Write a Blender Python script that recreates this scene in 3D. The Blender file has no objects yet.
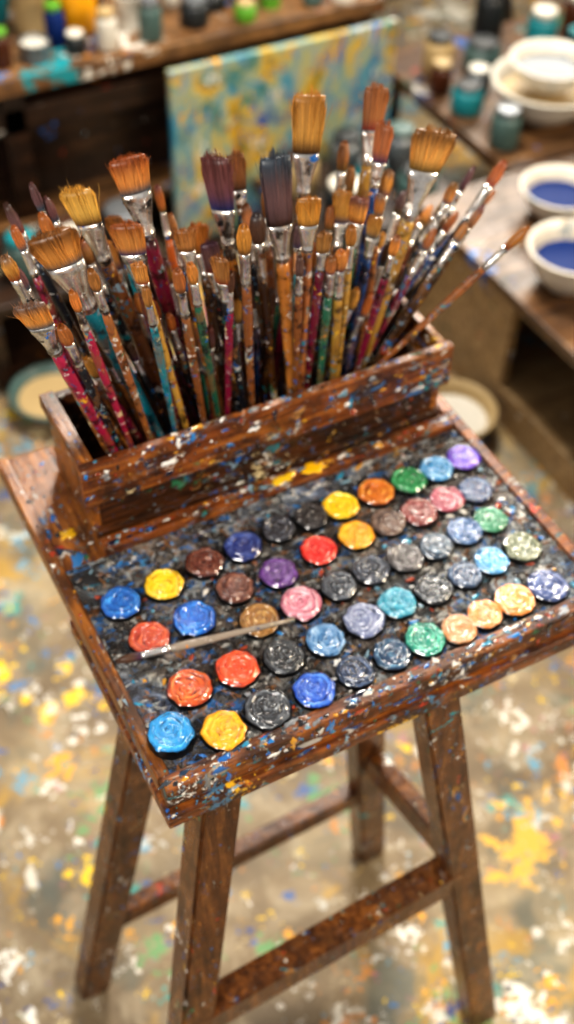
import bpy, bmesh, math, random
from mathutils import Vector, Matrix, noise
random.seed(7)
H=1.15
scene=bpy.context.scene
scene.view_settings.view_transform='Standard'
try: scene.view_settings.look='Medium High Contrast'
except Exception: pass
# ---------------------------------------------------------------- camera
cam_d=bpy.data.cameras.new('camera'); cam=bpy.data.objects.new('camera',cam_d); scene.collection.objects.link(cam)
C=Vector((-0.2169,-0.6531,1.1977+H))
yaw,pit,rol=math.radians(28.8961),math.radians(47.4295),math.radians(1.6867)
F=Vector((math.sin(yaw)*math.cos(pit),math.cos(yaw)*math.cos(pit),-math.sin(pit)))
R=F.cross(Vector((0,0,1))).normalized();U=R.cross(F)
R2=R*math.cos(rol)+U*math.sin(rol);U2=-R*math.sin(rol)+U*math.cos(rol)
M=Matrix((R2,U2,-F)).transposed().to_4x4(); M.translation=C
cam.matrix_world=M
cam_d.sensor_fit='VERTICAL';cam_d.sensor_height=36;cam_d.lens=1196.27/1024*36
cam_d.dof.use_dof=True;cam_d.dof.focus_distance=1.21;cam_d.dof.aperture_fstop=2.5
cam_d.clip_start=.02
scene.camera=cam
# ---------------------------------------------------------------- material helpers
def lin(h):
    h=h.lstrip('#');c=[int(h[i:i+2],16)/255 for i in (0,2,4)]
    return tuple((x/12.92 if x<=.04045 else ((x+.055)/1.055)**2.4) for x in c)+(1,)
class MB:
    def __init__(s,name,rough=.5,spec=.5,metal=0):
        s.m=bpy.data.materials.new(name);s.m.use_nodes=True;s.t=s.m.node_tree
        s.b=s.t.nodes['Principled BSDF'];s.b.inputs['Roughness'].default_value=rough
        s.b.inputs['Specular IOR Level'].default_value=spec;s.b.inputs['Metallic'].default_value=metal
    def n(s,ty,**kw):
        nd=s.t.nodes.new(ty)
        ins=kw.pop('ins',{})
        for k,v in kw.items(): setattr(nd,k,v)
        for k,v in ins.items(): s.put(nd.inputs[k],v)
        return nd
    def put(s,sock,v):
        if isinstance(v,bpy.types.NodeSocket): s.t.links.new(v,sock)
        else: sock.default_value=v
    def coord(s,scale=(1,1,1),rot=(0,0,0)):
        tc=s.n('ShaderNodeTexCoord');mp=s.n('ShaderNodeMapping',ins={'Vector':tc.outputs['Object'],'Scale':scale,'Rotation':rot})
        return mp.outputs[0]
    def noise(s,vec,scale,detail=4,rough=.55,out='Fac',dist=0):
        return s.n('ShaderNodeTexNoise',ins={'Vector':vec,'Scale':scale,'Detail':detail,'Roughness':rough,'Distortion':dist}).outputs[out]
    def ramp(s,fac,stops,interp='LINEAR'):
        r=s.n('ShaderNodeValToRGB');s.put(r.inputs[0],fac);cr=r.color_ramp;cr.interpolation=interp
        while len(cr.elements)<len(stops): cr.elements.new(.5)
        for e,(p,c) in zip(cr.elements,stops):
            e.position=p;e.color=c if len(c)==4 else tuple(c)+(1,)
        return r.outputs[0]
    def mask(s,fac,a,b,k=1):
        return s.ramp(fac,[(a,(0,0,0,1)),(b,(k,k,k,1))])
    def mix(s,f,a,b,mode='MIX'):
        m=s.n('ShaderNodeMix',data_type='RGBA',blend_type=mode)
        s.put(m.inputs[0],f);s.put(m.inputs[6],a);s.put(m.inputs[7],b);return m.outputs[2]
    def math(s,op,a,b=0,c=0,clamp=False):
        m=s.n('ShaderNodeMath',operation=op,use_clamp=clamp);s.put(m.inputs[0],a);s.put(m.inputs[1],b);s.put(m.inputs[2],c);return m.outputs[0]
    def flecks(s,base,vec,scale,thr,dens,pal,distort=.5,gate=None,soft=.04,opac=1):
        """irregular paint drops of random colour over base"""
        nz=s.noise(vec,scale*1.7,4,.7,'Color')
        v2=s.n('ShaderNodeVectorMath',operation='SUBTRACT',ins={0:nz,1:(.5,.5,.5)}).outputs[0]
        v3=s.n('ShaderNodeVectorMath',operation='SCALE',ins={0:v2,'Scale':distort/scale*2.6}).outputs[0]
        v4=s.n('ShaderNodeVectorMath',operation='ADD',ins={0:vec,1:v3}).outputs[0]
        vo=s.n('ShaderNodeTexVoronoi',ins={'Vector':v4,'Scale':scale})
        sp=s.n('ShaderNodeSeparateColor',ins={0:vo.outputs['Color']})
        g=s.math('MULTIPLY',sp.outputs[1],thr)
        if gate is not None: g=s.math('MULTIPLY',g,gate)
        d=s.math('SUBTRACT',g,vo.outputs['Distance'])
        m=s.math('DIVIDE',d,soft,clamp=True)
        on=s.math('LESS_THAN',sp.outputs[2],dens)
        m=s.math('MULTIPLY',m,on);m=s.math('MULTIPLY',m,opac)
        n=len(pal);col=s.ramp(sp.outputs[0],[(i/n,lin(c)) for i,c in enumerate(pal)],'CONSTANT')
        return s.mix(m,base,col),m
    def smear(s,base,vec,scale,lo,pal,opac=.85,cs=.35,width=.03):
        """dragged patches of paint: thresholded noise, colour from a slow noise"""
        n=s.noise(vec,scale,6,.68,dist=.8)
        m=s.mask(n,lo,lo+width,opac)
        cn=s.noise(vec,scale*cs,2,.5)
        k=len(pal);col=s.ramp(cn,[(.28+.44*i/k,lin(c)) for i,c in enumerate(pal)],'CONSTANT')
        return s.mix(m,base,col),m
    def bump(s,h,strength=.3,dist=.002,prev=None):
        b=s.n('ShaderNodeBump',ins={'Height':h,'Strength':strength,'Distance':dist})
        if prev is not None: s.put(b.inputs['Normal'],prev)
        return b.outputs[0]
    def fin(s,col=None,normal=None,rough=None):
        if col is not None: s.put(s.b.inputs['Base Color'],col)
        if normal is not None: s.put(s.b.inputs['Normal'],normal)
        if rough is not None: s.put(s.b.inputs['Roughness'],rough)
        return s.m
PAL=['#d8d4ca','#1c5fa8','#7f98a8','#1a8890','#c9822b','#c9b990','#b23a22','#123a6a','#d3a52a','#4a6f8a','#e8e4dc','#2c6b4a','#2878b8']
PALW=['#d8d4cc','#7f98a4','#3f88b8','#8a8a86','#a07848','#5f88a4','#e8e8e6','#2f6fa8','#b95a2a','#686460']
SM=['#1f5f9a','#988e7c','#2a6f78','#a97c40','#1a4a80','#b8b4ac','#17324f','#2a6aa0','#8a4a24','#7a8488']
def flat(name,col,rough=.5,metal=0,spec=.5):
    b=MB(name,rough,spec,metal);v=b.coord();n=b.noise(v,60,3)
    c=lin(col) if isinstance(col,str) else col
    d=tuple(x*.7 for x in c[:3])+(1,)
    return b.fin(b.mix(n,d,c),b.bump(n,.08,.001))
def splat_wood(name,dark,mid,light,grain=(1,14,14),scale=1,f1=.2,f2=.25,rough=.4,pal=PAL,dirt=.55,sm=.61,gs=9,st=(1,2.6,1.6)):
    b=MB(name,rough,.5);v=b.coord(grain);vo=b.coord();vs=b.coord(st)
    g=b.noise(v,gs,6,.65,dist=.4)
    col=b.ramp(g,[(.3,lin(dark)),(.5,lin(mid)),(.7,lin(light))])
    w=b.noise(vo,16,6,.7)
    if dirt: col=b.mix(b.mask(w,.44,.6,dirt),col,lin('#120c0a'))
    col,m0=b.smear(col,vs,13*scale,sm+.005,SM,.9,.6,.025)
    col,m4=b.smear(col,vs,48*scale,sm+.02,SM,.85,.3)
    gate=b.math('MULTIPLY_ADD',b.noise(vo,8*max(scale,.4),3),3.4,-1.15,clamp=True)
    col,m1=b.flecks(col,vo,30*scale,.7,f1,pal,1.6,gate)
    col,m2=b.flecks(col,vs,80*scale,.6,f2*.8,pal,1.2,gate)
    col,m3=b.flecks(col,vo,190*scale,.5,f2*.25,pal,.8)
    hs=b.math('ADD',b.math('MULTIPLY',m1,1.3),b.math('ADD',m0,m2));hs=b.math('ADD',hs,b.math('ADD',m3,m4))
    hs=b.math('ADD',hs,b.math('MULTIPLY',g,1.0))
    rg=b.math('MULTIPLY_ADD',w,.5,rough-.28)
    return b.fin(col,b.bump(hs,.8,.0016),rg)
WOOD=splat_wood('paint_splattered_wood','#2e170a','#743e18','#ac6c2a',f1=.35,f2=.4,dirt=.8,sm=.575)
WOODD=splat_wood('dark_splattered_wood','#140a06','#38200f','#5c3418',f1=.3,f2=.35,dirt=.7,sm=.59)
WOODY=splat_wood('worn_wood_y','#341b0c','#7a481c','#ac7030',grain=(14,1,14),st=(2.6,1,1.6),dirt=.7,sm=.59,f1=.3,f2=.3)
LEGW=splat_wood('leg_wood','#2e190c','#60391a','#8a5a2c',grain=(10,10,1),f1=.2,f2=.22,scale=.9,dirt=.5,rough=.34,sm=.615,st=(2.4,2.4,.7))
# ---------------------------------------------------------------- mesh helpers
def link(name,me,mats,parent=None,smooth=False):
    o=bpy.data.objects.new(name,me);scene.collection.objects.link(o)
    for m in (mats if isinstance(mats,(list,tuple)) else [mats]): me.materials.append(m)
    if smooth: me.shade_smooth()
    if parent: o.parent=parent
    return o
def empty(name,loc=(0,0,0)):
    e=bpy.data.objects.new(name,None);e.empty_display_size=.05;scene.collection.objects.link(e);e.location=loc
    return e
def box(bm,x0,x1,y0,y1,z0,z1,mi=0,bev=0):
    vs=[bm.verts.new((x,y,z)) for z in (z0,z1) for x,y in ((x0,y0),(x1,y0),(x1,y1),(x0,y1))]
    fs=[bm.faces.new([vs[i] for i in q]) for q in ((3,2,1,0),(4,5,6,7),(0,1,5,4),(1,2,6,5),(2,3,7,6),(3,0,4,7))]
    for f in fs:f.material_index=mi
    if bev:
        es=list({e for f in fs for e in f.edges})
        r=bmesh.ops.bevel(bm,geom=es,offset=bev,segments=2,affect='EDGES',profile=.6)
        for f in r['faces']: f.material_index=mi
def beam(bm,a,b,w,t,up=(0,0,1),mi=0,bev=.003,w2=None,t2=None):
    a=Vector(a);b=Vector(b);d=(b-a).normalized();s=d.cross(Vector(up)).normalized();u=s.cross(d)
    w2=w2 or w;t2=t2 or t
    vs=[bm.verts.new(p+s*(sx*ww/2)+u*(sy*tt/2)) for p,ww,tt in ((a,w,t),(b,w2,t2)) for sx,sy in ((-1,-1),(1,-1),(1,1),(-1,1))]
    fs=[bm.faces.new([vs[i] for i in q]) for q in ((3,2,1,0),(4,5,6,7),(0,1,5,4),(1,2,6,5),(2,3,7,6),(3,0,4,7))]
    for f in fs:f.material_index=mi
    es=list({e for f in fs for e in f.edges})
    if bev: bmesh.ops.bevel(bm,geom=es,offset=bev,segments=2,affect='EDGES')
def bmobj(name,fn,mats,parent=None,smooth=False):
    bm=bmesh.new();fn(bm);bmesh.ops.recalc_face_normals(bm,faces=bm.faces[:]);me=bpy.data.meshes.new(name);bm.to_mesh(me);bm.free()
    return link(name,me,mats,parent,smooth)
def lathe(bm,prof,cx,cy,cz,seg=40,mi=0,mis=None):
    rings=[]
    for r,z in prof:
        if r<1e-6: rings.append([bm.verts.new((cx,cy,cz+z))])
        else: rings.append([bm.verts.new((cx+r*math.cos(2*math.pi*i/seg),cy+r*math.sin(2*math.pi*i/seg),cz+z)) for i in range(seg)])
    for k in range(len(rings)-1):
        a,b=rings[k],rings[k+1];m=mis[k] if mis else mi
        for i in range(seg):
            j=(i+1)%seg
            if len(a)==1 and len(b)==1: continue
            if len(a)==1: f=bm.faces.new((a[0],b[i],b[j]))
            elif len(b)==1: f=bm.faces.new((a[i],b[0],a[j]))
            else: f=bm.faces.new((a[i],b[i],b[j],a[j]))
            f.material_index=m;f.smooth=True
# ---------------------------------------------------------------- palette tray
T=H
def grain_surface():
    b=MB('palette_surface',.16,.6);v=b.coord()
    n1=b.noise(v,9,6,.7,dist=1.0);n2=b.noise(v,22,9,.7,dist=1.6);n3=b.noise(v,4.5,3,.5)
    n4=b.noise(b.coord((1,2.4,1),(0,0,.5)),34,6,.65,dist=1.0);n5=b.noise(b.coord((2.4,1,1),(0,0,.4)),42,6,.65,dist=1.0)
    col=b.ramp(n2,[(.38,lin('#0c0c0e')),(.46,lin('#302a26')),(.52,lin('#5a5856')),(.58,lin('#90928f')),(.66,lin('#ccccc8'))])  # dried-paint greys, lightened so the colour also carries the surface's pale highlights
    tint=b.ramp(n3,[(.3,lin('#1a5aa0')),(.42,lin('#545a60')),(.5,lin('#7a5028')),(.58,lin('#747878')),(.7,lin('#2a6aa0'))])
    col=b.mix(.65,col,tint,'OVERLAY')
    col=b.mix(b.mask(n1,.54,.64,.65),col,lin('#100d0c'))
    col=b.mix(b.mask(n4,.53,.58,.85),col,b.ramp(b.noise(v,14,2),[(.38,lin('#1a60a0')),(.45,lin('#8a9094')),(.5,lin('#6a4220')),(.55,lin('#b0b0ac')),(.6,lin('#14181c')),(.66,lin('#1a7088'))],'CONSTANT'))
    col=b.mix(b.mask(n5,.55,.60,.85),col,b.ramp(b.noise(v,17,2),[(.38,lin('#101114')),(.45,lin('#8a5a2a')),(.5,lin('#2a4a70')),(.55,lin('#17181c')),(.6,lin('#9a9a96')),(.66,lin('#34424c'))],'CONSTANT'))
    gate=b.math('MULTIPLY_ADD',n1,3.4,-1.1,clamp=True)
    col,m0=b.flecks(col,v,60,.65,.2,PALW,1.5,gate)
    col,m1=b.flecks(col,v,140,.65,.2,PALW,1.3,gate)
    h=b.math('ADD',b.math('MULTIPLY',n2,5.0),b.math('ADD',b.math('ADD',n4,n5),b.math('ADD',m1,m0)))
    return b.fin(col,b.bump(h,.8,.0025))
PSURF=grain_surface()
tray=empty('paint_palette_tray',(0,0,T))
def P(name,fn,mats,root,smooth=False):
    o=bmobj(name,fn,mats,None,smooth);o.parent=root;o.matrix_parent_inverse=Matrix.Translation(-root.location);return o
P('board',lambda bm:(box(bm,0,.622,0,.579,T-.030,T-.004,0,.003),),WOODY,tray)
def rims(bm):
    box(bm,-.004,.628,-.010,.012,T-.032,T+.005,0,.003)
    box(bm,.611,.628,.0125,.579,T-.03,T+.005,0,.003)
P('raised_rim',rims,WOOD,tray)
P('left_rim',lambda bm:box(bm,-.006,.010,.0125,.579,T-.03,T+.002,0,.003),WOODY,tray)
P('back_ledge',lambda bm:(box(bm,.066,.606,.346,.3695,T-.004,T+.013,0,.003),),WOOD,tray)
def surf(bm):
    nx,ny=320,180;x0,x1,y0,y1=.0102,.6105,.0122,.3455;g=[]
    for j in range(ny+1):
        row=[]
        for i in range(nx+1):
            x=x0+(x1-x0)*i/nx;y=y0+(y1-y0)*j/ny
            n=noise.fractal(Vector((x*38,y*38,3)),.9,2.1,4)
            n2=noise.ridged_multi_fractal(Vector((x*80,y*80,7)),.9,2.1,3,1,2)-1.2
            row.append(bm.verts.new((x,y,T+max(-.002,min(.005,.0006+.0014*n+.0012*n2)))))
        g.append(row)
    for j in range(ny):
        for i in range(nx):
            bm.faces.new((g[j][i],g[j][i+1],g[j+1][i+1],g[j+1][i]))
P('dried_paint_surface',surf,PSURF,tray,True)
# ---------------------------------------------------------------- paint pans
def e36(s): return int(s,36)/1000
PS='0u1j2f0z43125s0z7d118s11a614bf0ycm12dx14fc15242x3v2x5h2m732m8p2sa52wbl2vcz2we730fl311q5e3i5g5g4f744d8n4ia34mbg4kcr4je44ofc4p1h79357b5b63705y8t69ae6abs6bd469eg6cfp694v7l6g7p807v9d7vao7uc67udn7vey7wg87x'
pos=[(e36(PS[i:i+2]),e36(PS[i+2:i+4])) for i in range(0,200,4)]
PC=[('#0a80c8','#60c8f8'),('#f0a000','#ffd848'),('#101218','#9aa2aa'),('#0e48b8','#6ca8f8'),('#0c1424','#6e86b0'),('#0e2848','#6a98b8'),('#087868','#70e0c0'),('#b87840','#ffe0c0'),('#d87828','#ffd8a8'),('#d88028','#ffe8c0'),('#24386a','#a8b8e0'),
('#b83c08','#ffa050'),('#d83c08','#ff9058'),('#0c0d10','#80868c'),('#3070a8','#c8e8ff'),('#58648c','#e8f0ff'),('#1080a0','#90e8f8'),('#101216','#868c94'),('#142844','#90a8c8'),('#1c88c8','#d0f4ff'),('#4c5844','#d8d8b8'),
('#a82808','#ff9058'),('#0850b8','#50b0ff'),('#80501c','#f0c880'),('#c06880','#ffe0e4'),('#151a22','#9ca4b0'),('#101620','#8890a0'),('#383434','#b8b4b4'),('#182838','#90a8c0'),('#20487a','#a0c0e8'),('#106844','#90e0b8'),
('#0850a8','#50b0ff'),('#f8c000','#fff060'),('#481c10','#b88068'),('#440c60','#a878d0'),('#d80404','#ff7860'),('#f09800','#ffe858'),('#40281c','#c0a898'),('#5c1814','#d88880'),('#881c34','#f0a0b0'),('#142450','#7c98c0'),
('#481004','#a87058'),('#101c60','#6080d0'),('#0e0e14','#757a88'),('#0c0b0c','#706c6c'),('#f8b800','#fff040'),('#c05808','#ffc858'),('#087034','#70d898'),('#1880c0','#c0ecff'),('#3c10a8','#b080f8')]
PR=[25,26,25.5,25,23,22,24,22,22,25,25, 26,25.5,25,24.5,24.5,23.5,23.5,22,22,23.5, 25,25,24,25,23,23.5,23,22.5,23,22, 25.5,25,24,23.5,23.5,24,23,24,23.5,23, 24,24,22.5,22,24,23.5,24,23,24]
class MeshAcc:
    def __init__(s): s.v=[];s.f=[];s.m=[];s.c=[]
    def add(s,p,c): s.v.append(tuple(p));s.c.append(tuple(c[:3])+(1,));return len(s.v)-1
    def face(s,q,m): s.f.append(q);s.m.append(m)
    def make(s,name,mats,smooth=True):
        me=bpy.data.meshes.new(name);me.from_pydata(s.v,[],s.f)
        a=me.color_attributes.new('Col','FLOAT_COLOR','POINT')
        a.data.foreach_set('color',[x for c in s.c for x in c])
        me.polygons.foreach_set('material_index',s.m)
        me.update()
        return link(name,me,mats,None,smooth)
def attr_mat(name,rough,spec=.5,fl=None,bumpn=None,coat=0,wear=None,bs=.5):
    b=MB(name,rough,spec);at=b.n('ShaderNodeAttribute',attribute_name='Col');col=at.outputs['Color'];v=b.coord();nrm=None
    if wear:
        n=b.noise(b.coord((2,2,.6)),28,5,.65)
        col=b.mix(b.mask(n,.52,.6,.6),col,lin('#76502c'))
        n=b.noise(v,45,5,.65)
        col=b.mix(b.mask(n,.52,.62,.8),col,lin('#120c0a'))
        col,m=b.smear(col,b.coord((1,1,.6)),60,.59,SM,.9,.3)
    if fl:
        ms=None
        gate=b.math('MULTIPLY_ADD',b.noise(v,16,3),3.0,-.7,clamp=True)
        for sc,th,de,di in fl:
            col,m=b.flecks(col,v,sc,th,de,PAL,di,gate)
            ms=m if ms is None else b.math('ADD',ms,m)
        nrm=b.bump(ms,.6,.001)
    if bumpn:
        n=b.noise(v,bumpn,4,.6);nrm=b.bump(n,bs,.0012,nrm)
    b.b.inputs['Coat Weight'].default_value=coat
    b.b.inputs['Coat Roughness'].default_value=.05
    return b.fin(col,nrm)
PAINT=attr_mat('oil_paint',.12,.7,None,330,1.0,None,.14)
PANM=flat('pan_metal','#0c0d0f',.3,.3)
A=MeshAcc()
def mixc(a,b,t): return tuple(a[i]*(1-t)+b[i]*t for i in range(3))
def sstep(a,b,x):
    x=max(0,min(1,(x-a)/(b-a)));return x*x*(3-2*x)
for k,((x,y),(c1,c2),r) in enumerate(zip(pos,PC,PR)):
    rng=random.Random(k);r=r/1000*rng.uniform(.99,1.07);c1=lin(c1);c2=lin(c2);ph=rng.random()*6.28;seg=104;nr=52
    x+=rng.uniform(-.001,.001);y+=rng.uniform(-.001,.001)
    hz=.014 if k==0 else .0062
    z0=T+.001
    dk=(.010,.010,.012);dc1=tuple(q*.22 for q in c1[:3])
    def rad(th,am=1.0):
        return r*(1+am*(.014*math.sin(2*th+ph)+.010*math.sin(5*th+2*ph))+am*.10*noise.noise(Vector((math.cos(th)*2.6+k*7,math.sin(th)*2.6,2))))
    ringp=None
    for rr,zz,am in ((1.05,-.003,.4),(1.06,hz*.6,.6),(1.01,hz,.6)):
        ring=[A.add((x+rad(2*math.pi*i/seg,am)*rr*math.cos(2*math.pi*i/seg),y+rad(2*math.pi*i/seg,am)*rr*math.sin(2*math.pi*i/seg),z0+zz),dk) for i in range(seg)]
        if ringp:
            for i in range(seg): A.face((ringp[i],ringp[(i+1)%seg],ring[(i+1)%seg],ring[i]),1)
        ringp=ring
    tw=rng.choice((-1,1));ec=Vector((rng.uniform(-.3,.3),rng.uniform(-.3,.3)));turns=rng.uniform(2.6,4.2);wvk=rng.uniform(.1,.4);wp=rng.uniform(.07,.14)
    rimr=rng.uniform(.76,.84)
    first=True
    for j in range(nr,-1,-1):
        rho=j/nr
        ring=[]
        n_=seg if j>0 else 1
        for i in range(n_):
            th=2*math.pi*i/seg
            px_=rho*math.cos(th);py_=rho*math.sin(th)
            qx=px_-ec.x*(1-rho);qy=py_-ec.y*(1-rho)
            nn=noise.noise(Vector((px_*1.6+k*9,py_*1.6,1)))
            nn2=noise.noise(Vector((px_*3.0+k*9,py_*3.0,5)))
            nn3=noise.noise(Vector((px_*5.5+k*9,py_*5.5,9)))
            ta=math.atan2(qy,qx)
            rb=math.hypot(qx,qy)+wp*nn+.03*nn3
            wv=math.sin(2*math.pi*(rb*turns+tw*ta/(2*math.pi)))
            st=noise.noise(Vector((math.cos(ta)*.9+k*3,math.sin(ta)*.9,rb*10)))
            st2=noise.noise(Vector((math.cos(ta)*1.2+k*5,math.sin(ta)*1.2,rb*26)))
            nf=noise.noise(Vector((px_*9+k*5,py_*9,4)))
            fade=max(0,min(1,.7+1.6*nn2))
            s=(wvk*wv+1.35*st+1.0*st2)*(.45+.55*fade)+.35*nf
            env=min(1,(1-rho)*7)*min(1,rho*5+.2)
            rimb=math.exp(-((rho-rimr-.06*nn2)/.07)**2)
            h=hz+.0012+.0016*(1-rho**4)+.0010*s*env+.0011*nn2*env+.0006*nn3*env+.0014*rimb*(.7+1.2*nn3)
            if rho>.97: h=hz-.001
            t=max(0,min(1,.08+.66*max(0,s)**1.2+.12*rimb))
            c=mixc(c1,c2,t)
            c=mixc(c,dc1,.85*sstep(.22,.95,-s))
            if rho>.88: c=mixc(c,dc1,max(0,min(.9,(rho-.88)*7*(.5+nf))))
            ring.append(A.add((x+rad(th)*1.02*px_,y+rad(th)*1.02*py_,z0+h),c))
        if first: prev=ring;first=False;continue
        if j==0:
            for i in range(seg): A.face((prev[i],prev[(i+1)%seg],ring[0]),0)
        else:
            for i in range(seg): A.face((prev[i],prev[(i+1)%seg],ring[(i+1)%seg],ring[i]),0)
        prev=ring
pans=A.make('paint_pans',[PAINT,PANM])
# paint dabs and drips crusted on the board, ledge, rims and front faces
D=MeshAcc();rng=random.Random(21)
DC=['#c8c4bc','#1860a8','#8c9094','#2880a0','#0c0c10','#1a1a1e','#101830','#983818','#688898','#e4e2dc','#303840','#14304a','#684028','#707478','#2070b0','#c89028']
def dab(acc,o,ax,ay,nz,r,h,c,el=1,ang=0):
    seg=18;prev=None;ph=rng.random()*9
    for rr,hh in ((1.0,-.0008),(.93,.5*h),(.6,.9*h),(.25,h)):
        ring=[]
        for i in range(seg):
            th=2*math.pi*i/seg;q=r*rr*(1+.9*noise.noise(Vector((math.cos(th)*1.9+ph,math.sin(th)*1.9,ph))))
            dx=q*math.cos(th)*el;dy=q*math.sin(th)
            a_=dx*math.cos(ang)-dy*math.sin(ang);b_=dx*math.sin(ang)+dy*math.cos(ang)
            ring.append(acc.add(o+ax*a_+ay*b_+nz*hh,c))
        if prev:
            for i in range(seg): acc.face((prev[i],prev[(i+1)%seg],ring[(i+1)%seg],ring[i]),0)
        prev=ring
    acc.face(tuple(prev),0)
X_,Y_,Z_=Vector((1,0,0)),Vector((0,1,0)),Vector((0,0,1))
def top(x,y,z,r,h,c,el=1,ang=0): dab(D,Vector((x,y,z)),X_,Y_,Z_,r,h,c,el,ang)
def front(acc,x,y,z,r,h,c,el=1,ang=0): dab(acc,Vector((x,y,z)),X_,Z_,-Y_,r,h,c,el,ang)
def rr_(s=.0013): return min(.005,abs(rng.gauss(0,s))+.0006)
for i in range(480):
    x=rng.uniform(.014,.606);y=rng.uniform(.016,.342);r=rr_()
    top(x,y,T+.0024,r,.0008+r*.1,lin(rng.choice(DC)),rng.uniform(1,3.0),rng.random()*3.1)
for i in range(90):
    x=rng.uniform(.07,.6);y=rng.uniform(.35,.366);r=rr_()
    top(x,y,T+.013,r,.0005+r*.1,lin(rng.choice(DC)),rng.uniform(1,3.2),rng.random()*.3)
for i in range(150):
    x=rng.uniform(.0,.62);y=rng.uniform(-.006,.009);r=rr_(.0018)
    top(x,y,T+.005,r,.0006+r*.12,lin(rng.choice(DC)),rng.uniform(1,3.2),rng.random()*.3)
for i in range(110):
    x=rng.uniform(.0,.624);z=T-abs(rng.gauss(0,.010));r=rr_(.0018)
    if z<T-.026: continue
    front(D,x,-.010,min(z,T+.001),r,.0006+r*.12,lin(rng.choice(DC)),rng.uniform(1,3.2),rng.choice((0,1.57,1.57,1.5)))
for i in range(60):
    x=rng.uniform(.0,.06);y=rng.uniform(.2,.57);r=rr_()
    top(x,y,T-.004 if x>.014 else T+.002,r,.0004+r*.1,lin(rng.choice(DC)),rng.uniform(1,2),rng.random()*3)
top(.38,.358,T+.013,.010,.0016,lin('#e8b008'),2.3,.05);top(.335,.357,T+.013,.007,.0014,lin('#e4b820'),2.2,.05)
top(.036,.41,T-.004,.009,.0012,lin('#d8a818'),1.2,.6);top(.03,.36,T-.004,.008,.001,lin('#2868a0'),1.5,1.2)
dabs=D.make('paint_dabs',[PAINT]);dabs.parent=tray;dabs.matrix_parent_inverse=Matrix.Translation(-tray.location)
# ---------------------------------------------------------------- brush box
bb=empty('brush_box',(.07,.38,T))
P('front_plank',lambda bm:(box(bm,.056,.606,.3705,.386,T+.070,T+.139,0,.003),),WOOD,bb)
P('recessed_panel',lambda bm:(box(bm,.078,.590,.3865,.397,T+.0,T+.074,0,.001),),WOODD,bb)
P('base_moulding',lambda bm:(box(bm,.068,.600,.3745,.386,T-.003,T+.016,0,.003),),WOODD,bb)
P('left_end',lambda bm:(box(bm,.066,.078,.3865,.528,T-.003,T+.137,0,.002),box(bm,.058,.078,.3865,.53,T+.118,T+.139,0,.002)),WOODY,bb)
P('right_end',lambda bm:(box(bm,.590,.602,.3865,.528,T-.003,T+.137,0,.002),),WOODY,bb)
P('back_plank',lambda bm:(box(bm,.078,.590,.516,.528,T-.003,T+.137,0,.002),),WOOD,bb)
E=MeshAcc()
for i in range(85):
    x=rng.uniform(.06,.602);z=T+rng.uniform(.073,.136);r=rr_(.002)
    front(E,x,.3705,z,r,.0006+r*.12,lin(rng.choice(DC)),rng.uniform(1,3.2),rng.choice((0,0,1.57,1.57,.3)))
for i in range(60):
    x=rng.uniform(.06,.602);r=rr_(.0013)
    dab(E,Vector((x,rng.uniform(.374,.383),T+.139)),X_,Y_,Z_,r,.0005+r*.1,lin(rng.choice(DC)),rng.uniform(1,3),rng.random()*.4)
bd=E.make('box_paint_dabs',[PAINT]);bd.parent=bb;bd.matrix_parent_inverse=Matrix.Translation(-bb.location)
# ---------------------------------------------------------------- brushes
BRI=attr_mat('bristle_hair',.42,.45)
HAN=attr_mat('lacquered_handle',.24,.5,[(75,.62,.3,1.1),(170,.6,.3,.9)],60,0,True)
fb=MB('ferrule_metal',.24,.5,1.0);v=fb.coord();n=fb.noise(v,40,5,.65);c=fb.ramp(n,[(.36,lin('#5a544e')),(.45,lin('#ccc9c4')),(.7,lin('#f6f4f0'))])
c,m1=fb.flecks(c,v,90,.6,.3,['#1a1a1c','#2a1a10','#e8e4da','#1c5fa8','#5a3a20','#101010'],1.1)
fb.put(fb.b.inputs['Metallic'],fb.math('SUBTRACT',.95,m1,clamp=True));FER=fb.fin(c,fb.bump(fb.math('ADD',m1,n),.5,.001))
def cs(k): return lin({'o':'#d08c44','g':'#dca650','b':'#a8703c','d':'#6a4a4c','n':'#5a3e2c','r':'#b4682c','y':'#e0bc78'}[k])
HC={'w':'#84502a','W':'#a86c30','t':'#0c8494','m':'#6c1230','k':'#15181e','b':'#1a3c70','g':'#265c46','y':'#a07a34','p':'#981c40','c':'#44290f','o':'#b05820'}
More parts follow.
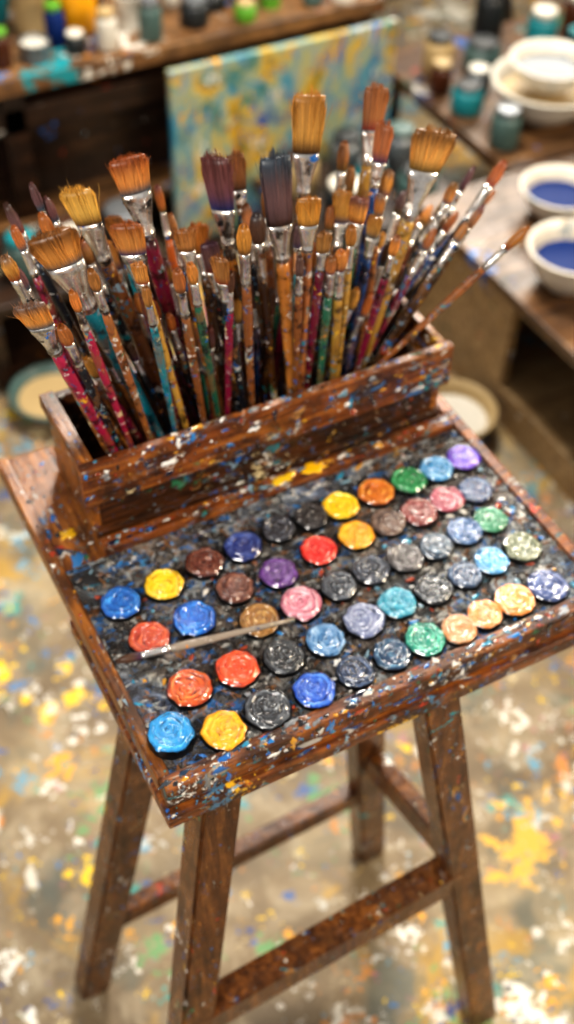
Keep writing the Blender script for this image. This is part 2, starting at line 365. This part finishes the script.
# width px, bristle ratio, bristle colour, handle colour, type (f flat, r round, a fan)
BT='''38,2.1,o,W,f|30,2.0,b,y,f|46,1.25,g,y,a|42,1.15,o,m,f|38,1.3,g,w,f|50,1.0,o,t,f|34,1.25,o,p,f|36,2.1,d,c,f|36,2.9,d,W,f|20,2.4,b,k,f|36,1.25,o,m,f|17,2.2,b,k,r|21,2.4,b,b,f|27,1.6,o,w,f|22,2.0,o,c,f|22,1.6,g,g,f|17,2.0,o,k,f|17,2.2,b,k,r|13,3.0,r,w,r|10,4,d,k,r|15,2.0,o,k,r|13,2.2,b,c,r|14,2.2,b,k,r|12,2.6,b,b,r|22,1.4,b,w,f|20,2.0,r,c,f|20,2.2,d,k,f|20,2.2,b,k,f|18,2.3,o,w,r|14,2.8,b,k,r|20,2.0,n,c,r|15,2.4,b,w,r|15,2.2,o,c,r|16,2.0,o,y,f|20,2.0,g,w,f|22,1.8,b,t,f|11,3,d,k,r|13,3,d,k,r|12,2.6,b,m,r|12,2.6,d,c,r|18,1.8,o,w,r|16,2.0,b,c,r|17,1.8,b,m,f|14,2.0,b,g,r|18,1.8,o,y,r|14,2.4,g,k,r|17,1.9,o,b,f|14,2.2,b,w,r|13,2.4,b,k,r|11,3,r,o,r|13,2.6,b,k,r|14,2.3,o,w,r|16,2.0,b,k,r|13,2.5,b,w,r|13,2.5,d,m,r|14,2.3,b,g,r|15,2.2,d,b,r|15,2.4,b,k,r|13,2.4,b,m,r|13,2.4,o,k,r|11,3,b,b,r|11,3,b,c,r|14,2.4,b,c,r|13,2.6,d,t,r|14,2.4,b,w,r|14,2.4,n,k,r|13,2.5,o,g,r|13,2.5,b,c,r|14,2.2,b,k,r|11,3,d,w,r|14,2.2,b,y,r|13,2.4,o,m,r|11,3,b,k,r|11,3,o,p,r|13,2.6,d,c,r|11,3,b,t,r|11,3,n,m,r'''.split('|')
BS='gjpse0jaticjjftscjcaj9dabahgcmacfycj8kelbjeom9cmg1nldbfhnvbbbgiec5iesaalj2stc4g9nxcii0rb9vhyqwaoj5t4a6lbye94kqx38plpyc7yknw78skhvn88kvx76pkbwh7ectkcbcdllka5dql7amdtkrb9e6lmc6fineaefamxb6c6jcb9cjka93bfi2bvbfit96btj7a39uglc19gfobk8rfdbuafgzbf8dejc49tgbc1gjojb0h3ov9zhnp7a4ius994imrl9rj5rqalhnqt9bcvkxasd9lb9kb0i1b68tfgafa0glc48mesbniusn9hk2v57ql3vz6djou88ekiwi6om1zk6ikow98sgnpx84gaoiacg7p29eepnh8tcrjsbccnkj8nayi09fg1nnaehupkaziurea1k6uf6i99fxbk92fa9lb1i9azd8l5al'
ROWS=[2,3,1,2,2,1,0,2,1,3,1,3,2,0,2,1,2,2,0,3,2,1,3,2,1,2,1,0,0,2,1,0,2,0,3,3,3,3,2,3,1,2,0,0,0,2,1,1,2,3,3,2,0,0,1,3,3,3,1,3,3,1,3,1,3,3,0,3,3,0,0,0,2,0,2,0,0]
B=MeshAcc()
FRONT=Vector((-.42,-.72,.55)).normalized()
def loft(acc,base,d,s,u,secs,mat,seg=16,cap0=True,cap1=True):
    prev=None
    for (t,a,b,c) in secs:
        ce=base+d*t
        ring=[acc.add(ce+s*(a*math.cos(2*math.pi*i/seg))+u*(b*math.sin(2*math.pi*i/seg)),c) for i in range(seg)]
        if prev:
            for i in range(seg): acc.face((prev[i],prev[(i+1)%seg],ring[(i+1)%seg],ring[i]),mat)
        elif cap0: acc.face(tuple(reversed(ring)),mat)
        prev=ring
    if cap1: acc.face(tuple(prev),mat)
STAIN=['#4a2c50','#1c2c5c','#7a3018','#5a3a1c','#2c4c5c','#5a4a20','#7a2c28','#3a2418']
def make_brush(acc,bot,tip,w,ratio,bc,hc,ty,rng):
    d=(tip-bot);L=d.length;d.normalize()
    s=d.cross(FRONT).normalized();u=s.cross(d)
    a=rng.uniform(-.35,.35);s,u=s*math.cos(a)+u*math.sin(a),-s*math.sin(a)+u*math.cos(a)
    Lb=w*ratio;Lf=max(.028,w*1.45)
    if ty=='r': Lf=max(.034,w*2.8)
    rh=.0034+.135*w
    if ty=='r': ha,hb=w*.36,w*.33
    else: ha,hb=w*.43,max(.0035,w*.14)
    t1=L-Lb;t0=t1-Lf
    white=(1,1,1)
    hcol=lin(hc);jit=rng.uniform(.75,1.25);hcol=tuple(x*jit for x in hcol[:3])
    hs=[]
    for q,k in ((0,.5),(.25,.66),(.5,.82),(.72,1.0),(.86,1.12),(.95,1.02),(1.0,.86)):
        hs.append((t0*q,rh*k,rh*k,hcol))
    loft(acc,bot,d,s,u,hs,2,14)
    f=[(t0-.002,rh*.9,rh*.9,white),(t0,rh*1.0,rh*1.0,white)]
    for q in (.08,.1,.14,.16): f.append((t0+Lf*q,rh*(1.0+(.12 if q in(.1,.14) else 0)),rh*(1.0+(.12 if q in(.1,.14) else 0)),white))
    for q in (.35,.6,.8,.84,.88,1.0):
        k=(q-.16)/.84;k=k*k*(3-2*k);g=1.05 if q==.84 else 1
        f.append((t0+Lf*q,(rh*(1-k)+ha*k)*g,(rh*(1-k)+hb*k)*g,white))
    loft(acc,bot,d,s,u,f,1,20)
    stn=lin(rng.choice(STAIN));sq=rng.uniform(.1,.45);ts=lin(rng.choice(STAIN));tsq=rng.uniform(.5,1.8)
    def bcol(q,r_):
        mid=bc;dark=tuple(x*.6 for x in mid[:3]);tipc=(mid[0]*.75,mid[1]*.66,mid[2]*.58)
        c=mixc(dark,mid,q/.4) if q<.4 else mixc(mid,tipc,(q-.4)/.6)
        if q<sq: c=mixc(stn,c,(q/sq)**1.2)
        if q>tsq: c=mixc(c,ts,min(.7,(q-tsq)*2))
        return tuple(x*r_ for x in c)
    spread={'f':.52,'r':.40,'a':.62}[ty]*w
    def shape(q):
        if ty=='r':
            k=1+.3*math.sin(q*math.pi*.8) if q<.5 else (1+.3*math.sin(.4*math.pi))*(1-((q-.5)/.5)**1.6*.6)
            return ha*.95*k,hb*.95*k
        aa=ha*.96*(1-q)+spread*q
        if q>.85: aa*=1-(q-.85)*.8
        bb_=hb*.95*(1+.35*math.sin(q*math.pi))*(1-.35*q)
        return aa,bb_
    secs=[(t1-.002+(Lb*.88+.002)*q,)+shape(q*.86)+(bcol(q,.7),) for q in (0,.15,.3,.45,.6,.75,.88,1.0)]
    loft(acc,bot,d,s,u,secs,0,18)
    N=int(90+w*7500)
    hw=.00032
    clump=[(rng.gauss(0,.03),rng.gauss(0,.03),rng.uniform(-.14,.05)) for _ in range(9)]
    for i in range(N):
        th=rng.random()*2*math.pi;rr=math.sqrt(rng.random())*.5+.55
        cl=clump[int((math.cos(th)*rr/1.05+1)*4.49)]
        ex=rng.gauss(0,.035)+cl[0];ey=rng.gauss(0,.035)+cl[1]
        if rng.random()<.05: ex*=4;ey*=3
        if ty=='r': end=Lb*(1.0-.12*rng.random()**2-.25*max(0,rr-.75));ex*=.8
        else:
            cx_=abs(math.cos(th)*rr);end=Lb*(1.02-.14*cx_**3-.10*rng.random()**1.5+cl[2]*.5)
        sh=rng.uniform(.5,1.65)
        prev=None
        for q in (0,.3,.6,.85,1.0):
            aa,b2=shape(min(1,q));rr2=rr
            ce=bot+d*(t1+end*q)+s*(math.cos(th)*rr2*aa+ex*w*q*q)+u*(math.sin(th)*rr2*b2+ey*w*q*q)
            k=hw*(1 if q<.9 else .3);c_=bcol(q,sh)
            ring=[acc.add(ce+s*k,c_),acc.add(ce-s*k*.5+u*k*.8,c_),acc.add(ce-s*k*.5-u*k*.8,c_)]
            if prev:
                for j in range(3): acc.face((prev[j],prev[(j+1)%3],ring[(j+1)%3],ring[j]),0)
            prev=ring
for k in range(len(ROWS)):
    st=BS[k*6:k*6+6];ex=e36(st[:2])-.2;tx=e36(st[2:4])-.5;tz=e36(st[4:6])
    r=ROWS[k];y=.398+.028*r
    if r==0: y=.409
    en=Vector((ex,y,T+.139));tip=Vector((tx,.398+.028*r+(r-1)*.035,T+tz))
    en.x=max(.092,min(.576,en.x))
    d=(tip-en).normalized()
    bot=en-d*(.125/d.z)
    bot.x=max(.09,min(.578,bot.x));bot.y=max(.408,min(.505,bot.y))
    w,ra,bc,hc,ty=BT[k].split(',')
    rng=random.Random(k*3+1)
    wm=float(w)/1196*1.17*(1.08 if float(w)<25 else 1.02)
    bcol_=tuple(x*rng.uniform(.85,1.15) for x in cs(bc)[:3])
    make_brush(B,bot,tip,wm,float(ra),bcol_,HC[hc],ty,rng)
# shorter filler brushes packed between the big ones
rng2=random.Random(99)
for k in range(26):
    f_=(k+.5)/26;ex=.115+.43*f_+rng2.uniform(-.01,.01);y=rng2.uniform(.425,.495)
    hh=rng2.uniform(.10,.165)-.03*abs(f_-.5);lean=((f_-.45)*.85+rng2.uniform(-.06,.06))*hh
    en=Vector((ex,y,T+.139));tip=en+Vector((lean,(y-.44)*.5,hh))
    d=(tip-en).normalized();bot=en-d*(.125/d.z);bot.x=max(.09,min(.578,bot.x));bot.y=max(.41,min(.503,bot.y))
    make_brush(B,bot,tip,rng2.uniform(.011,.017),rng2.uniform(2.0,2.8),cs(rng2.choice('obbrdng'))[:3],HC[rng2.choice('wkkcbmwyWg')],rng2.choice('rrf'),random.Random(k+500))
brushes=B.make('paintbrushes',[BRI,FER,HAN])
L=MeshAcc()
SILV=attr_mat('grey_lacquer',.25,.6,[(150,.6,.4,.9)],90)
make_brush(L,Vector((.232,.133,T+.0165)),Vector((.012,.174,T+.0155)),.0125,2.4,cs('n')[:3],'#857a6e','r',random.Random(5))
lone=L.make('paintbrush',[BRI,FER,SILV])
# ---------------------------------------------------------------- stool
stool=empty('wooden_stool',(.2,.1,0))
zt=H-.064
x0,x1,y0,y1,sx,sy=.064,.368,.012,.193,.160,.105
P('seat_frame',lambda bm:(box(bm,-.008,.632,-.018,.300,H-.064,H-.0385,0,.004),),WOOD,stool)
P('seat_batten',lambda bm:(box(bm,.004,.62,-.004,.290,H-.0384,H-.0325,0,.0),),WOODD,stool)
legs=[((x0,y0),(x0-sx,y0-sy)),((x1,y0),(x1+sx+.018,y0-sy)),((x1,y1),(x1+sx,y1+sy)),((x0,y1),(x0-sx,y1+sy))]
for i,(a,b) in enumerate(legs):
    P('leg_%d'%(i+1),lambda bm:beam(bm,(b[0],b[1],0.001),(a[0],a[1],zt),.056,.05,up=(0,1,0),bev=.004,w2=.052,t2=.048),LEGW,stool)
def at(i,z):
    a,b=legs[i];k=z/zt;return Vector((b[0]+(a[0]-b[0])*k,b[1]+(a[1]-b[1])*k,z))
P('stretcher_front',lambda bm:beam(bm,at(0,.55),at(1,.60),.045,.062),LEGW,stool)
P('stretcher_back',lambda bm:beam(bm,at(3,.30),at(2,.36),.03,.045),LEGW,stool)
P('stretcher_side',lambda bm:beam(bm,at(1,.64),at(2,.52),.03,.05),LEGW,stool)
# ---------------------------------------------------------------- room
def floor_mat():
    b=MB('paint_spattered_concrete',.55,.35);v=b.coord()
    n=b.noise(v,2.2,6,.6);n2=b.noise(v,9,5,.65,dist=.6)
    col=b.ramp(n,[(.3,lin('#4c4030')),(.5,lin('#786850')),(.68,lin('#a09070'))])
    col=b.mix(b.mask(n2,.48,.7,.6),col,lin('#aca088'))
    col=b.mix(b.mask(b.noise(v,4,4,.6,dist=1),.52,.64,.7),col,lin('#4c544e'))
    col=b.mix(b.mask(b.noise(v,3,5,.6,dist=1.5),.55,.64,.6),col,lin('#b08a30'))
    pal=['#c8c4ba','#2a6fa8','#b8b8b2','#389088','#d89a23','#c9b990','#b87a3a','#22407a','#e8c010','#5a8fa8','#dcd8ce','#5c8b5a','#a06070','#d0ccbe','#3a5a90']
    pb=['#c8c4ba','#4a7fa0','#e4b820','#a8b0a8','#d8a840','#c9b990','#dcb428','#5a8fa8','#d0ccc0','#6c9070']
    col,m=b.smear(col,v,5.5,.60,['#e4b820','#b8b4a8','#3a8a98','#ccc6b8','#c98038','#3a6fa8','#c4bcaa','#6a9a68'],.85,.5,.04)
    gate=b.math('MULTIPLY_ADD',b.noise(v,1.6,3),3.0,-.75,clamp=True)
    g2=b.math('MULTIPLY_ADD',b.noise(v,3.1,3),3.4,-.9,clamp=True)
    col,m=b.flecks(col,v,4.2,.65,.5,pb,1.4,gate,soft=.1,opac=.85)
    col,m=b.flecks(col,v,9,.7,.6,pal,1.5,gate,soft=.07,opac=.9)
    col,m=b.flecks(col,v,19,.7,.55,pal,1.4,g2,soft=.07,opac=.9)
    col,m=b.flecks(col,v,42,.6,.4,pal,1.1,g2,soft=.08,opac=.85)
    return b.fin(col,b.bump(n2,.2,.003))
bmobj('floor',lambda bm:box(bm,-3.2,4.2,-2.2,4.0,-.05,0),floor_mat())
wallm=flat('plaster','#9a958c',.8)
bmobj('wall_back',lambda bm:(box(bm,-3.2,2.3,4.0,4.12,0,2.9),box(bm,2.3,3.8,4.0,4.12,0,.25),box(bm,2.3,3.8,4.0,4.12,2.5,2.9),box(bm,3.8,4.2,4.0,4.12,0,2.9)),wallm)
frame=flat('white_frame','#cfccc4',.5)
def wf(bm):
    for x in (2.3,2.78,3.27,3.75): box(bm,x,x+.05,4.0,4.06,.25,2.5,0,.004)
    for z in (.25,.95,1.7,2.45): box(bm,2.35,3.75,4.01,4.05,z,z+.05,0,.004)
bmobj('window_1',wf,frame)
bmobj('wall_right',lambda bm:box(bm,4.2,4.32,-2.2,4.12,0,2.9),wallm)
bk=dict(dirt=.5,st=(1,1,1),gs=3)
dkw=splat_wood('bench_wood','#120c08','#2c1c12','#4a3120',scale=.25,f1=.15,f2=.12,sm=.64,**bk)
tanw=splat_wood('bench_edge','#3a2818','#7a5634','#a47c50',scale=.2,f1=.25,f2=.15,sm=.6,**bk)
wb=empty('workbench',(.4,2.9,0))
P('top',lambda bm:box(bm,-1.6,1.80,2.455,3.25,.65,.70,0,.006),tanw,wb)
def wbody(bm):
    box(bm,-1.55,1.76,2.60,2.64,.0,.649)
    for x in (-1.5,-.3,.55,1.2,1.70): box(bm,x,x+.07,2.48,2.60,0,.649,0,.004)
    box(bm,-1.55,1.76,2.48,2.60,.52,.60,0,.004)
P('cabinet_body',wbody,dkw,wb)
P('lower_shelf',lambda bm:box(bm,-1.5,1.76,2.47,2.6,.20,.235,0,.004),tanw,wb)
# canvas
def canvas_mat():
    b=MB('abstract_painting',.6,.3);v=b.coord((1,1,1));n=b.noise(b.coord((1,1,.6),(0,.5,0)),4.5,5,.6,dist=2);n2=b.noise(v,11,5,.6,dist=1.4);n3=b.noise(v,2.6,2)
    col=b.ramp(n,[(.3,lin('#105f90')),(.4,lin('#4a90a8')),(.47,lin('#7f9c98')),(.54,lin('#b0ac70')),(.6,lin('#d0a020')),(.7,lin('#4a6a44'))])
    col=b.mix(b.mask(n2,.48,.62,.85),col,b.ramp(n3,[(.4,lin('#2a5090')),(.5,lin('#98a4a4')),(.6,lin('#2a7068'))]))
    col,m=b.smear(col,b.coord((1,1,.5),(0,.6,0)),13,.565,['#d0ccc6','#1a60b0','#e0b020','#1a8f8a','#b04a3a','#c9c4a0'],.9,.8,.05)
    col,m=b.flecks(col,v,20,.7,.35,['#d8d4ca','#1040a0','#e0a018','#1a8a7a','#a83838','#e0e0d8'],1.5,None,soft=.1)
    return b.fin(col,b.bump(n2,.3,.003))
cv=empty('painting_canvas',(1.4,2.36,0))
P('painted_canvas',lambda bm:box(bm,1.02,1.79,2.365,2.39,.08,.665,0,.004),canvas_mat(),cv)
P('rest_block',lambda bm:(box(bm,1.0,1.82,2.34,2.43,.0,.079,0,.004),),dkw,cv)
# side bench
pale=splat_wood('pale_wood','#7c6040','#a88a60','#c4a880',scale=.25,f1=.1,f2=.1,gs=4,dirt=.2,sm=.7)
topw=splat_wood('side_top_wood','#2c1e14','#5c4028','#86623c',scale=.25,f1=.2,f2=.15,**bk)
sb=empty('side_cabinet',(1.85,1.0,0))
def sbody(bm):
    X=1.53
    box(bm,X,X+.03,.2,.86,0,.42,0,.003);box(bm,X,X+.03,1.30,1.75,0,.42,0,.003)
    box(bm,X,X+.03,.86,1.30,0,.12,0,.003);box(bm,X,X+.03,.86,1.30,.39,.42,0)
    box(bm,X+.03,2.3,1.72,1.75,0,.42);box(bm,X+.03,2.3,.2,.23,0,.42);box(bm,2.27,2.3,.23,1.72,0,.42)
    box(bm,X+.03,2.27,.23,1.72,.10,.12)
P('carcass',sbody,pale,sb)
P('top',lambda bm:box(bm,1.505,2.32,.18,1.78,.4205,.45,0,.004),topw,sb)
# bowls and clutter
wht=flat('white_enamel','#dcd6c8',.35);blu=flat('blue_paint_liquid','#0a2a68',.6,0,.2);dk=flat('dark_ceramic','#1c2124',.4);teal=flat('teal_glaze','#1c8088',.35);yel=flat('yellow_plastic','#f0a808',.4)
red=flat('red_lacquer','#a82818',.4);gry=flat('grey_tin','#7c8084',.35,.6);prp=flat('purple_plastic','#4a2080',.4);grn=flat('green_plastic','#5fa02a',.4);crm=flat('cream_ceramic','#b89e70',.45);brn=flat('brown_bottle','#4a2410',.25);sea=flat('grey_green_glaze','#4c6460',.4)
sw=MB('stained_enamel',.35,.5);v=sw.coord();c=sw.mix(sw.noise(v,20,3),lin('#c8c0b0'),lin('#e0dace'));c,m=sw.smear(c,v,12,.56,['#2a5a90','#8aa0a8','#1a3a70','#a08458','#5a7888'],.8,.5,.05);SWH=sw.fin(c)
def bowl(name,x,y,z,r,h,m,fill=None):
    def fn(bm):
        lathe(bm,[(0,.001),(r*.5,.001),(r*.55,h*.08),(r*.8,h*.4),(r*.95,h*.8),(r,h),(r*1.05,h*1.02),(r*1.05,h*1.06),(r*.97,h*1.06),(r*.9,h*.8),(r*.84,h*.62)],x,y,z,44,0)
        lathe(bm,[(r*.84,h*.62),(r*.4,h*.60),(0,h*.60)],x,y,z,44,1)
    return bmobj(name,fn,[m,fill or m])
def jar(name,x,y,z,r,h,m,cap=None):
    def fn(bm):
        lathe(bm,[(0,.001),(r*.95,.001),(r,.006),(r,h*.72),(r*.9,h*.8),(r*.72,h*.84),(r*.72,h*.86)],x,y,z,30,0)
        lathe(bm,[(r*.72,h*.86),(r*.8,h*.86),(r*.8,h),(r*.7,h*1.01),(0,h*1.01)],x,y,z,30,1)
    return bmobj(name,fn,[m,cap or m])
def can(name,x,y,z,r,h,m,fill):
    def fn(bm):
        lathe(bm,[(0,.001),(r,.001),(r*1.03,.004),(r,.008),(r,h-.006),(r*1.04,h-.003),(r*1.04,h),(r*.95,h),(r*.94,h*.8)],x,y,z,30,0)
        lathe(bm,[(r*.94,h*.8),(0,h*.8)],x,y,z,30,1)
    return bmobj(name,fn,[m,fill])
z=.45
bowl('paint_bowl',1.665,1.265,z,.12,.11,SWH,blu)
bowl('paint_bowl',1.83,1.54,z,.11,.085,SWH,blu)
bowl('mixing_basin',2.13,1.60,z,.13,.09,dk,wht)
bowl('mixing_basin',2.08,1.25,z,.13,.08,wht,crm)
bowl('mixing_basin',1.38,1.30,0,.12,.09,crm,wht)
bowl('mixing_basin',.42,1.90,0,.12,.06,sea,crm)
side2=empty('low_table',(2.2,2.1,0))
P('top',lambda bm:box(bm,1.85,3.0,1.80,2.6,.40,.44,0,.004),topw,side2)
P('legs',lambda bm:[box(bm,x,x+.05,y,y+.05,0,.399,0,.003) for x in(1.88,2.92) for y in (1.83,2.52)],dkw,side2)
bowl('mixing_basin',2.14,2.03,.44,.17,.11,wht,crm)
bowl('mixing_basin',2.14,2.03,.535,.125,.08,SWH,gry)
can('paint_can',2.5,2.1,.44,.07,.14,gry,wht)
for x,y,r,h,a,b_ in [(2.35,2.35,.05,.16,teal,wht),(1.98,2.4,.05,.13,crm,dk),(1.92,1.93,.045,.12,sea,gry),(2.12,2.35,.06,.10,sea,dk),(2.24,2.5,.05,.2,dk,gry),(1.93,2.15,.05,.09,teal,dk),(2.55,2.4,.06,.15,brn,wht),(2.72,2.2,.06,.12,wht,dk),(2.03,2.24,.04,.08,gry,wht),(1.92,2.29,.035,.1,brn,crm),(2.3,2.2,.05,.07,wht,blu),(2.42,2.25,.04,.12,dk,teal)]:
    jar('glass_jar',x,y,.44,r,h,a,b_)
# dark chest with jars between canvas and side cabinet
ch=empty('storage_chest',(1.5,1.95,0))
P('chest_body',lambda bm:(box(bm,1.24,1.74,1.86,2.22,.02,.30,0,.006),box(bm,1.22,1.76,1.84,2.24,.3005,.335,0,.004),box(bm,1.30,1.34,1.9,1.94,0,.02),box(bm,1.66,1.70,2.12,2.16,0,.02)),dkw,ch)
for x,y,r,h,a,b_ in [(1.62,1.93,.06,.10,sea,dk),(1.66,2.1,.05,.14,gry,sea),(1.5,2.0,.05,.12,teal,gry),(1.38,1.95,.06,.11,dk,wht),(1.5,2.15,.05,.13,gry,dk),(1.33,2.12,.05,.12,crm,brn)]:
    jar('glass_jar',x,y,.336,r,h,a,b_)
# low shelf on the left, with boxes and pots
ls=empty('low_shelf',(.3,2.2,0))
def lsb(bm):
    box(bm,-.9,.86,2.02,2.36,.26,.295,0,.004)
    box(bm,-.9,.86,2.04,2.36,.03,.055,0,.003)
    for x in (-.9,-.3,.3,.82): box(bm,x,x+.04,2.03,2.36,0,.259,0,.003)
    box(bm,-.9,.86,2.33,2.36,.056,.259)
P('shelf_frame',lsb,dkw,ls)
rng=random.Random(5)
for i,(x,m,m2) in enumerate([(-.2,sea,dk),(-.02,crm,brn),(.14,gry,dk),(.3,wht,crm),(.46,sea,teal),(.62,brn,wht),(.76,dk,gry)]):
    (can if i%2 else jar)('paint_can' if i%2 else 'paint_bottle',x,2.14+rng.uniform(-.04,.06),.296,.055+rng.uniform(-.01,.015),rng.uniform(.09,.15),m,m2)
rng=random.Random(11)
MATS=[dk,teal,wht,gry,gry,prp,crm,brn,blu,grn,dk,brn,crm,wht,sea,sea]
jar('paint_bottle',.86,2.66,.70,.062,.20,yel,wht)
can('ceramic_cup',1.01,2.62,.70,.05,.10,wht,dk)
can('ceramic_cup',1.13,2.80,.70,.05,.12,wht,crm)
placed=[(.86,2.66,.07),(1.01,2.62,.06),(1.13,2.80,.06)]
tries=0
while len(placed)<75 and tries<6000:
    tries+=1
    x=rng.uniform(.1,1.7);y=2.5+abs(rng.gauss(0,.25));r=rng.uniform(.022,.055)
    if y>3.18: continue
    if any((x-a)**2+(y-b)**2<(r*1.1+c_+.004)**2 for a,b,c_ in placed): continue
    placed.append((x,y,r*1.1))
    m=rng.choice(MATS);m2=rng.choice(MATS);h=rng.uniform(.05,.12) if y<2.7 else rng.uniform(.10,.26)
    if rng.random()<.55: jar('paint_bottle',x,y,.70,r,h,m,m2)
    else: can('paint_can',x,y,.70,r*1.05,h*.7,m,m2)
es=empty('studio_easel',(2.2,2.9,0))
P('frame',lambda bm:(beam(bm,(1.95,2.9,0),(2.25,3.05,1.7),.05,.03,up=(0,1,0)),beam(bm,(2.7,2.9,0),(2.4,3.05,1.7),.05,.03,up=(0,1,0)),beam(bm,(1.98,2.88,.5),(2.66,2.88,.5),.05,.05),beam(bm,(2.33,3.5,0),(2.33,3.06,1.6),.05,.03,up=(1,0,0))),dkw,es)
# ---------------------------------------------------------------- light
w=bpy.data.worlds.new('studio_sky');scene.world=w;w.use_nodes=True
bg=w.node_tree.nodes['Background'];bg.inputs[0].default_value=(1,.95,.92,1);bg.inputs[1].default_value=.38
def area(name,loc,target,sx_,sy_,power,col):
    l=bpy.data.lights.new(name,'AREA');l.shape='RECTANGLE';l.size=sx_;l.size_y=sy_;l.energy=power;l.color=col
    o=bpy.data.objects.new(name,l);scene.collection.objects.link(o);o.location=loc
    o.rotation_euler=(Vector(target)-Vector(loc)).to_track_quat('-Z','Y').to_euler();return o
area('glint_light',(1.3,2.2,3.2),(.35,.3,1.1),.7,.5,140,(1,.94,.85))  # added lamp behind the tray, mirrored to the camera for glints on wet paint
area('window_light',(3.0,3.2,2.2),(.6,.5,.6),1.2,1.2,70,(1,.93,.82))
area('warm_side_light',(2.6,-.9,2.6),(.5,.4,.8),.6,.6,85,(1,.84,.62))
area('front_fill_light',(-1.6,-1.0,2.9),(.3,.4,1.2),.8,.8,75,(1,.94,.86))  # unseen fill lamp added at front left to brighten the bristles
